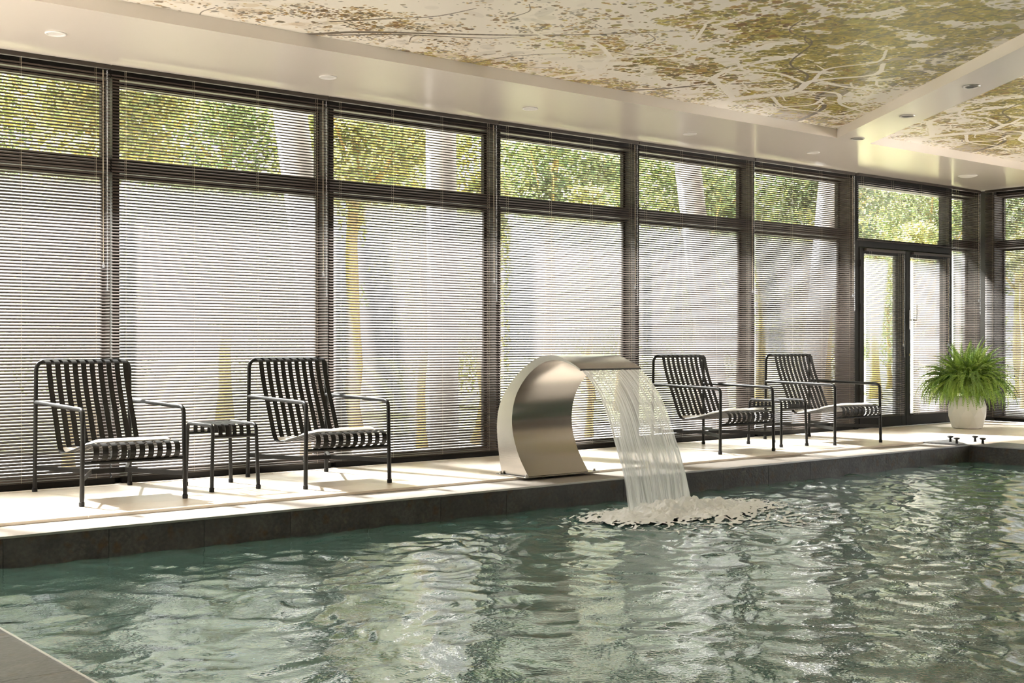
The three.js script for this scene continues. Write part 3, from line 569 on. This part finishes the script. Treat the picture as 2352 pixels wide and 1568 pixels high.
function makePad(label, at, turn, shift) {
  const p = thing('seat_pad', at, turn);
  tag(p, label, 'cushion', 'thin pale seat pads on the lounge chairs');
  const yAt = (z) => { for (let k = 0; k <= 400; k++) { const q = seatCurve.getPoint(0.4 + 0.42 * k / 400); if (q.x >= z) return q.y; } return 0.432; };
  // two quilted panels with a hinge seam between
  const panel = (za, zb, th, bow) => {
    const n = 22, m = 18, pos = [], idx = [], W = 0.56;
    for (const side of [1, 0]) for (let i = 0; i <= n; i++) for (let j = 0; j <= m; j++) {
      const u = i / n, v = j / m, z = za + (zb - za) * u, x = (v - 0.5) * W, e = Math.pow(Math.max(0, 1 - Math.pow(Math.abs(2 * u - 1), 8)), 0.5) * Math.pow(Math.max(0, 1 - Math.pow(Math.abs(2 * v - 1), 10)), 0.5);
      const baseY = yAt(z) + 0.005 + bow * (1 - u), wob = 0.0035 * noise2(x * 7 + shift * 13, z * 7 + shift) * e;
      pos.push(x, baseY + (side ? th * (0.18 + 0.82 * e) + wob : 0), z);
    }
    const o = (n + 1) * (m + 1), q = (i, j) => i * (m + 1) + j;
    for (let i = 0; i < n; i++) for (let j = 0; j < m; j++) { idx.push(q(i, j), q(i + 1, j), q(i, j + 1), q(i + 1, j), q(i + 1, j + 1), q(i, j + 1)); idx.push(o + q(i, j), o + q(i, j + 1), o + q(i + 1, j), o + q(i + 1, j), o + q(i, j + 1), o + q(i + 1, j + 1)); }
    for (let j = 0; j < m; j++) for (const i of [0, n]) idx.push(q(i, j), q(i, j + 1), o + q(i, j), q(i, j + 1), o + q(i, j + 1), o + q(i, j));
    for (let i = 0; i < n; i++) for (const j of [0, m]) idx.push(q(i, j), o + q(i, j), q(i + 1, j), q(i + 1, j), o + q(i, j), o + q(i + 1, j));
    const g = new THREE.BufferGeometry(); g.setAttribute('position', new THREE.Float32BufferAttribute(pos, 3)); g.setIndex(idx); g.computeVertexNormals();
    const uv = new Float32Array(pos.length / 3 * 2); for (let i = 0; i < uv.length / 2; i++) { uv[2 * i] = pos[3 * i] * 8; uv[2 * i + 1] = pos[3 * i + 2] * 8; } g.setAttribute('uv', new THREE.BufferAttribute(uv, 2));
    return g;
  };
  obj('pad_panel', panel(-0.17, 0.185, 0.024, 0), M.cushion, p);
  obj('pad_panel', panel(0.19, 0.515, 0.03, 0.0), M.cushion, p);
  obj('piping', tube([-0.28, -0.14, 0, 0.14, 0.28].map((x) => V(x, yAt(0.1875) + 0.012, 0.1875)), 0.004, 6), M.seam, p);
  return p;
}
const D2 = Math.PI / 180;
[
  [3.54, -9.14, -1.5, 'farthest from the steel fountain'],
  [5.283, -9.05, -3, 'between a stool and the steel fountain'],
  [10.12, -9.0, -6, 'partly behind the falling water'],
  [11.975, -8.95, -6, 'beside the glass double door'],
].forEach(([x, z, a, w], i) => {
  makeChair(`black slatted metal lounge chair ${w}`, [x, 0, z], a * D2);
  makePad(`thin pale fabric pad on the lounge chair ${w}`, [x, 0, z], a * D2, i);
});
function makeStool(label, at, turn) {
  const s = thing('stool', at, turn), hw = 0.178, hz = 0.252, H = 0.505, r = 0.015;
  tag(s, label, 'stool', 'black slatted stools between the chairs');
  const sides = [-1, 1].map((k) => obj('side_frame', tube(rounded([V(k * (hw + 0.014), 0.01, -hz - 0.012), V(k * hw, H, -hz), V(k * hw, H, hz), V(k * (hw + 0.014), 0.01, hz + 0.012)], 0.05, 8), r, 12), M.black, s));
  for (const k of [-1, 1]) obj('cross_rail', tube([V(-hw, H - 0.085, k * hz), V(hw, H - 0.085, k * hz)], 0.012, 10), M.black, s);
  const pts = rounded([V(-hz, H - 0.09, 0), V(-hz + 0.006, H + 0.006, 0), V(hz - 0.006, H + 0.006, 0), V(hz, H - 0.09, 0)], 0.045, 8).map((p) => new THREE.Vector2(p.x, p.y));
  stoolRibbon ??= sharpSweep(pts, 0, 0.034, 0.005);
  for (let i = 0; i < 5; i++) obj('slat', stoolRibbon, M.blackSlat, s).position.x = -0.116 + i * 0.058;
  for (const x of [-1, 1]) for (const z of [-1, 1]) obj('foot_cap', foot(x * (hw + 0.014), z * (hz + 0.012)), M.rubber, sides[x > 0 ? 1 : 0]);
}
makeStool('black slatted metal stool between the two chairs farther from the door', [4.433, 0, -9.077], -3 * D2);
makeStool('black slatted metal stool between the two chairs nearer the door', [11.11, 0, -8.91], -8 * D2);

// ------------------------------------------------------------------ potted fern
{
  const at = [15.27, 0, -9.05], p = thing('planter', at);
  tag(p, 'white faceted planter standing on the deck by the door', 'planter');
  const n = 9, rows = [[0.195, 0.006], [0.243, 0.16], [0.246, 0.3], [0.2, 0.43]], pos = [];
  const ringAt = (k) => Array.from({ length: n }, (_, i) => { const a = (i + (k % 2) / 2) / n * 2 * Math.PI + 0.5; return [rows[k][0] * Math.cos(a), rows[k][1], rows[k][0] * Math.sin(a)]; });
  for (let k = 0; k < 3; k++) { const a = ringAt(k), b = ringAt(k + 1); for (let i = 0; i < n; i++) { const j = (i + 1) % n; if (k % 2 === 0) pos.push(...a[i], ...b[i], ...a[j], ...a[j], ...b[i], ...b[j]); else pos.push(...a[i], ...b[i], ...b[j], ...a[i], ...b[j], ...a[j]); } }
  const top = ringAt(3), bot = ringAt(0); for (let i = 0; i < n; i++) { const j = (i + 1) % n; pos.push(...bot[i], ...bot[j], 0, 0.006, 0); const q = (v) => [v[0] * 0.88, v[1], v[2] * 0.88]; pos.push(...top[i], ...q(top[i]), ...top[j], ...top[j], ...q(top[i]), ...q(top[j])); const d = (v) => [v[0] * 0.86, 0.36, v[2] * 0.86]; pos.push(...q(top[i]), ...d(top[i]), ...q(top[j]), ...q(top[j]), ...d(top[i]), ...d(top[j])); }
  const g = new THREE.BufferGeometry(); g.setAttribute('position', new THREE.Float32BufferAttribute(pos, 3)); g.computeVertexNormals(); g.setAttribute('uv', new THREE.BufferAttribute(new Float32Array(pos.length / 3 * 2), 2));
  obj('pot_wall', g, M.pot, p);
  obj('base_ring', new THREE.CylinderGeometry(0.18, 0.18, 0.006, 24).translate(0, 0.003, 0), M.rubber, p);
  obj('soil', new THREE.CylinderGeometry(0.165, 0.16, 0.03, 24).translate(0, 0.385, 0), M.soil, p);
  const f = thing('fern', [at[0], 0.43, at[2]]);
  tag(f, 'large bushy green sword fern growing in the white faceted planter', 'plant');
  // frond variants by how steeply they leave the pot
  const frond = (elev, len, droop) => {
    const N = 36, pts = []; let a = elev, x = 0.03, y = 0;
    for (let i = 0; i <= N; i++) { pts.push(V(x, y, 0)); const s = len / N; x += Math.cos(a) * s; y += Math.sin(a) * s; a = Math.max(a - droop / N * (0.4 + 1.5 * i / N), -1.5); }
    const pos2 = [];
    for (let i = 2; i <= N; i++) {
      const t = i / N, q = pts[i], d = pts[i].clone().sub(pts[i - 1]).normalize(), up = V(-d.y, d.x, 0), w = 0.045 * Math.sin(Math.PI * Math.min(1, 0.16 + t * 0.86)) + 0.006, hw = len / N * 0.62;
      for (const s of [-1, 1]) {
        const tip = q.clone().addScaledVector(V(0, 0, s), w).addScaledVector(d, w * 0.35).addScaledVector(up, -w * rr(0.1, 0.45)), m1 = q.clone().addScaledVector(V(0, 0, s), w * 0.4).addScaledVector(d, hw + w * 0.1).addScaledVector(up, 0.003), m2 = q.clone().addScaledVector(V(0, 0, s), w * 0.45).addScaledVector(d, -hw * 0.7 + w * 0.1);
        pos2.push(...q.toArray(), ...m1.toArray(), ...tip.toArray(), ...q.toArray(), ...tip.toArray(), ...m2.toArray());
      }
    }
    const lg = new THREE.BufferGeometry(); lg.setAttribute('position', new THREE.Float32BufferAttribute(pos2, 3)); lg.computeVertexNormals(); lg.setAttribute('uv', new THREE.BufferAttribute(new Float32Array(pos2.length / 3 * 2), 2));
    return merge([lg, sweep(pts, ring(0.0022, 3), V(0, 0, 1), true, true, (t) => 1.2 - t)]);
  };
  const kinds = [];
  for (let k = 0; k < 18; k++) { const u = k / 17; kinds.push(frond((86 - 52 * u) * D2 + rr(-0.1, 0.1), 0.84 + 0.06 * u + rr(-0.1, 0.06), 0.8 + 1.6 * u + rr(-0.2, 0.3))); }
  const extra = [];
  for (let i = 0; i < 640; i++) {
    const u = Math.pow(rnd(), 0.75), k = Math.min(17, Math.floor(u * 18)), m = i < 290 ? obj('frond', kinds[k], fernMats[Math.floor(rnd() * 4)], f) : new THREE.Object3D();
    m.rotation.set(rr(-0.5, 0.5) * 0.5, rnd() * 6.283, 0, 'YXZ'); const sc = rr(0.66, 1.0) * (i < 290 ? 1 : 0.9); m.scale.set(sc * 0.92, sc, sc); m.position.set(rr(-0.08, 0.08), rr(0.02, 0.1), rr(-0.08, 0.08));
    if (i >= 290) { m.updateMatrix(); extra.push(kinds[k].clone().applyMatrix4(m.matrix)); }
  }
  obj('inner_fronds', merge(extra), fernMats[0], f).userData.kind = 'stuff';
}

// ------------------------------------------------------------------ small fittings
[[13.02, -7.93, 'nearest the deck tiles on the window side'], [12.84, -7.74, 'at the pool edge by the windows'], [13.245, -7.75, 'nearest the end wall deck'], [13.03, -7.53, 'closest to the end edge of the pool']].forEach(([x, z, w]) => {
  const k = thing('coping_knob', [x, 0, z]);
  tag(k, `small black round knob on the coping corner ${w}`, 'knob', 'black knobs on the coping corner');
  obj('stem', lathe([[0, 0], [0.017, 0], [0.015, 0.006], [0.013, 0.05], [0, 0.05]], 16), M.black, k);
  obj('cap', lathe([[0, 0.046], [0.024, 0.046], [0.035, 0.054], [0.036, 0.062], [0.03, 0.068], [0, 0.07]], 20), M.black, k);
});
[[3.122, -9.06, 'white', 'above the chair farthest from the fountain'], [5.411, -9.09, 'white', 'above the stool farther from the door'], [7.638, -9.09, 'white', 'above the steel fountain'], [9.879, -9.1, 'white', 'above the chair behind the falling water'], [11.981, -9.08, 'white', 'above the chair by the door'], [11.543, -8.153, 'dark', 'where the beam meets the soffit'], [10.773, -7.031, 'dark', 'halfway along the visible beam'], [9.965, -5.867, 'dark', 'on the beam farthest from the windows']].forEach(([x, z, c, w]) => {
  const d = thing('downlight', [x, YC, z]);
  tag(d, `small round ${c === 'white' ? 'white' : 'grey'} recessed ceiling light ${w}`, 'ceiling light', 'recessed ceiling lights');
  obj('trim_ring', lathe([[0.055, 0], [0.075, 0], [0.076, -0.005], [0.07, -0.01], [0.058, -0.007], [0.055, 0]], 30), c === 'white' ? M.white : M.edge, d);
  obj('lamp_face', lathe([[0, -0.003], [0.057, -0.003], [0.057, 0], [0, 0]], 26), c === 'white' ? M.white : M.dark, d);
});
{
  const d = thing('ceiling_vent', [15.23, YC, -9.02]);
  tag(d, 'shallow white round disc vent on the ceiling above the fern', 'vent');
  obj('disc', lathe([[0, -0.028], [0.06, -0.026], [0.1, -0.018], [0.125, -0.006], [0.128, 0], [0, 0]], 36), M.white, d);
}

// ------------------------------------------------------------------ the garden outside
{
  const g = struct('ground', [0, 0, 0], 0, 'pale terrace and lawn outside the windows', 'ground');
  obj('terrace', box(-40, 60, -0.6, -0.12, -14.6, ZW - 0.36), M.terrace, g);
  obj('terrace', box(XR + 0.31, 60, -0.6, -0.12, ZW - 0.36, 40), M.terrace, g);
  obj('terrace', box(-40, XL - 0.31, -0.6, -0.12, ZW - 0.36, 40), M.terrace, g);
  obj('terrace', box(XL - 0.31, XR + 0.31, -0.6, -0.12, ZB + 0.31, 40), M.terrace, g);
  const lawn = new THREE.PlaneGeometry(200, 90, 1, 1).rotateX(-Math.PI / 2).translate(10, -0.3, -57.3); const uv = lawn.attributes.uv; for (let i = 0; i < uv.count; i++) uv.setXY(i, uv.getX(i) * 120, uv.getY(i) * 54);
  obj('lawn', lawn, M.grass, g);
}
[[6.02, 6.56, 'beyond the bay between armchair and stool'], [7.86, 7.9, 'beyond the bay before the steel fountain'], [11.73, 12.35, 'leaning towards the pair nearest the door'], [14.72, 14.2, 'beyond the bay next to the double door']].forEach(([xt, xb, w]) => {
  const c = thing('column', [xb, -0.12, -10.85]);
  tag(c, `white round leaning column outside, ${w}`, 'column', 'white columns under the eaves');
  obj('shaft', sweep([V(0, 0.06, 0), V((xt - xb) * 0.5, 1.83, 0), V(xt - xb, 3.59, 0)], ring(0.165, 24), V(0, 0, 1)), M.column, c);
  obj('base_collar', lathe([[0, 0], [0.2, 0], [0.2, 0.05], [0.18, 0.07], [0, 0.07]], 28), M.frame, c);
});
const foliageMats = [leafy([1, 1, 1], 0.45)];
function tree(x, z, h, crownY, rx, ry, n, tone, tr, label, group) {
  const t = thing('tree', [x, -0.3, z]);
  tag(t, label, 'tree', group);
  const lean = rr(-0.15, 0.15), pts = []; for (let i = 0; i <= 8; i++) { const u = i / 8; pts.push(V(lean * u * u + 0.06 * noise2(u * 3 + x, z), h * u, 0.05 * noise2(u * 2 + z, x))); }
  const tg = sweep(pts, ring(tr, 9), V(0, 0, 1), true, true, (u) => (1 - 0.55 * u) * (1 + 0.55 * Math.exp(-u * 26)));
  { const p = tg.attributes.position, uv = new Float32Array(p.count * 2); for (let i = 0; i < p.count; i++) { uv[2 * i] = Math.atan2(p.getZ(i), p.getX(i)) / 6.283 * 2; uv[2 * i + 1] = p.getY(i) * 0.7; } tg.setAttribute('uv', new THREE.BufferAttribute(uv, 2)); }
  const trunk = obj('trunk', tg, M.bark, t);
  for (let b = 0; b < 5; b++) { if (rx < 0.6) break; const a = b / 5 * 6.283 + rnd(), y0 = h * rr(0.55, 0.85), L = rx * rr(0.6, 0.95); obj('branch', sweep([V(lean * 0.5, y0, 0), V(lean * 0.5 + Math.cos(a) * L * 0.5, y0 + 0.6, Math.sin(a) * L * 0.5), V(Math.cos(a) * L, y0 + 1.3, Math.sin(a) * L)], ring(tr * 0.26, 6), V(0, 0, 1), true, true, (u) => 1 - 0.7 * u), M.bark, trunk); }
  const pos = [], col = [], clumps = Array.from({ length: 48 }, () => { const a = rnd() * 6.283, c = rr(-1, 1), q = Math.cbrt(rnd()) * 0.86; return V(Math.cos(a) * Math.sqrt(1 - c * c) * rx * q, crownY + c * ry * q, Math.sin(a) * Math.sqrt(1 - c * c) * rx * q); });
  for (let i = 0; i < n; i++) {
    const c = clumps[i % 48], s = rr(0.03, 0.06), R = 0.36 * rx, p = V(c.x + (rnd() + rnd() - 1) * R, c.y + (rnd() + rnd() - 1) * R * 0.7, c.z + (rnd() + rnd() - 1) * R);
    const u = V(rnd() - 0.5, (rnd() - 0.5) * 0.7, rnd() - 0.5).normalize(), v = V(rnd() - 0.5, rnd() - 0.5, rnd() - 0.5).cross(u).normalize();
    const A = p.clone().addScaledVector(u, s), B = p.clone().addScaledVector(v, s * 0.62), C = p.clone().addScaledVector(u, -s), Dd = p.clone().addScaledVector(v, -s * 0.62);
    for (const q of [A, B, C, A, C, Dd]) pos.push(q.x, q.y, q.z);
    const k = rr(0.65, 1.2), w = rnd(), cc = [tone[0] * k * (0.85 + 0.5 * w), tone[1] * k, tone[2] * k * (1.1 - 0.4 * w)]; for (let m = 0; m < 6; m++) col.push(...cc);
  }
  const g = new THREE.BufferGeometry(); g.setAttribute('position', new THREE.Float32BufferAttribute(pos, 3)); g.setAttribute('color', new THREE.Float32BufferAttribute(col, 3)); g.computeVertexNormals(); g.setAttribute('uv', new THREE.BufferAttribute(new Float32Array(pos.length / 3 * 2), 2));
  obj('foliage', g, foliageMats[0], t).userData.kind = 'stuff';
}
const Y = [0.27, 0.31, 0.11], G = [0.18, 0.25, 0.1], DK = [0.11, 0.16, 0.07];
const near = 'yellow green leafy tree growing outside beyond the blinds', deep = 'dark green leafy tree growing outside near the door';
[2.0, 5.65, 9.3, 12.95, 16.6, 20.25, 23.9, 27.55].forEach((x, i) => { const by = i > 3; tree(x + rr(-0.03, 0.03), -15 + rr(-0.03, 0.03), rr(4.2, 4.8), 4.6 + rr(-0.2, 0.2), 1.44, 1.95, 13000, [Y, Y, Y, G, G, DK, G, DK][i], rr(0.11, 0.14), by ? deep : near, by ? 'garden trees by the corner' : 'garden trees along the window wall'); });
[[24.6, -9.2], [23.4, -5.4]].forEach(([x, z]) => tree(x, z, 4.4, 4.5, 1.4, 1.7, 9000, DK, 0.12, deep, 'garden trees by the corner'));
for (let i = 0; i < 8; i++) tree(0.22 + 4.56 * i, -18.95, rr(4.6, 5.2), 4.5 + rr(-0.2, 0.2), 1.78, 2.3, 15000, i % 3 ? G : Y, rr(0.1, 0.14), 'broad green tree in the second row beyond the lawn', 'second row of garden trees');
[4.4, 7.05, 8.7, 9.65, 11.4, 16.2, 19.2, 22.9].forEach((x, i) => tree(x, -12.35, rr(2.9, 3.2), 3.15, 0.42, 0.5, 900, Y, [0.06, 0.06, 0.07, 0.13, 0.06, 0.1, 0.07, 0.1][i], 'slim pale barked young tree standing close outside the glazing', 'young trees close to the glazing'));
for (let i = 0; i < 9; i++) tree(4 + i * 4.3, -22.9, 2.6, 1.9, 1.6, 1.7, 7000, i % 3 ? G : Y, 0.09, 'rounded green shrub at the back of the lawn', 'shrubs at the back of the lawn');
renderer.render(scene, camera);
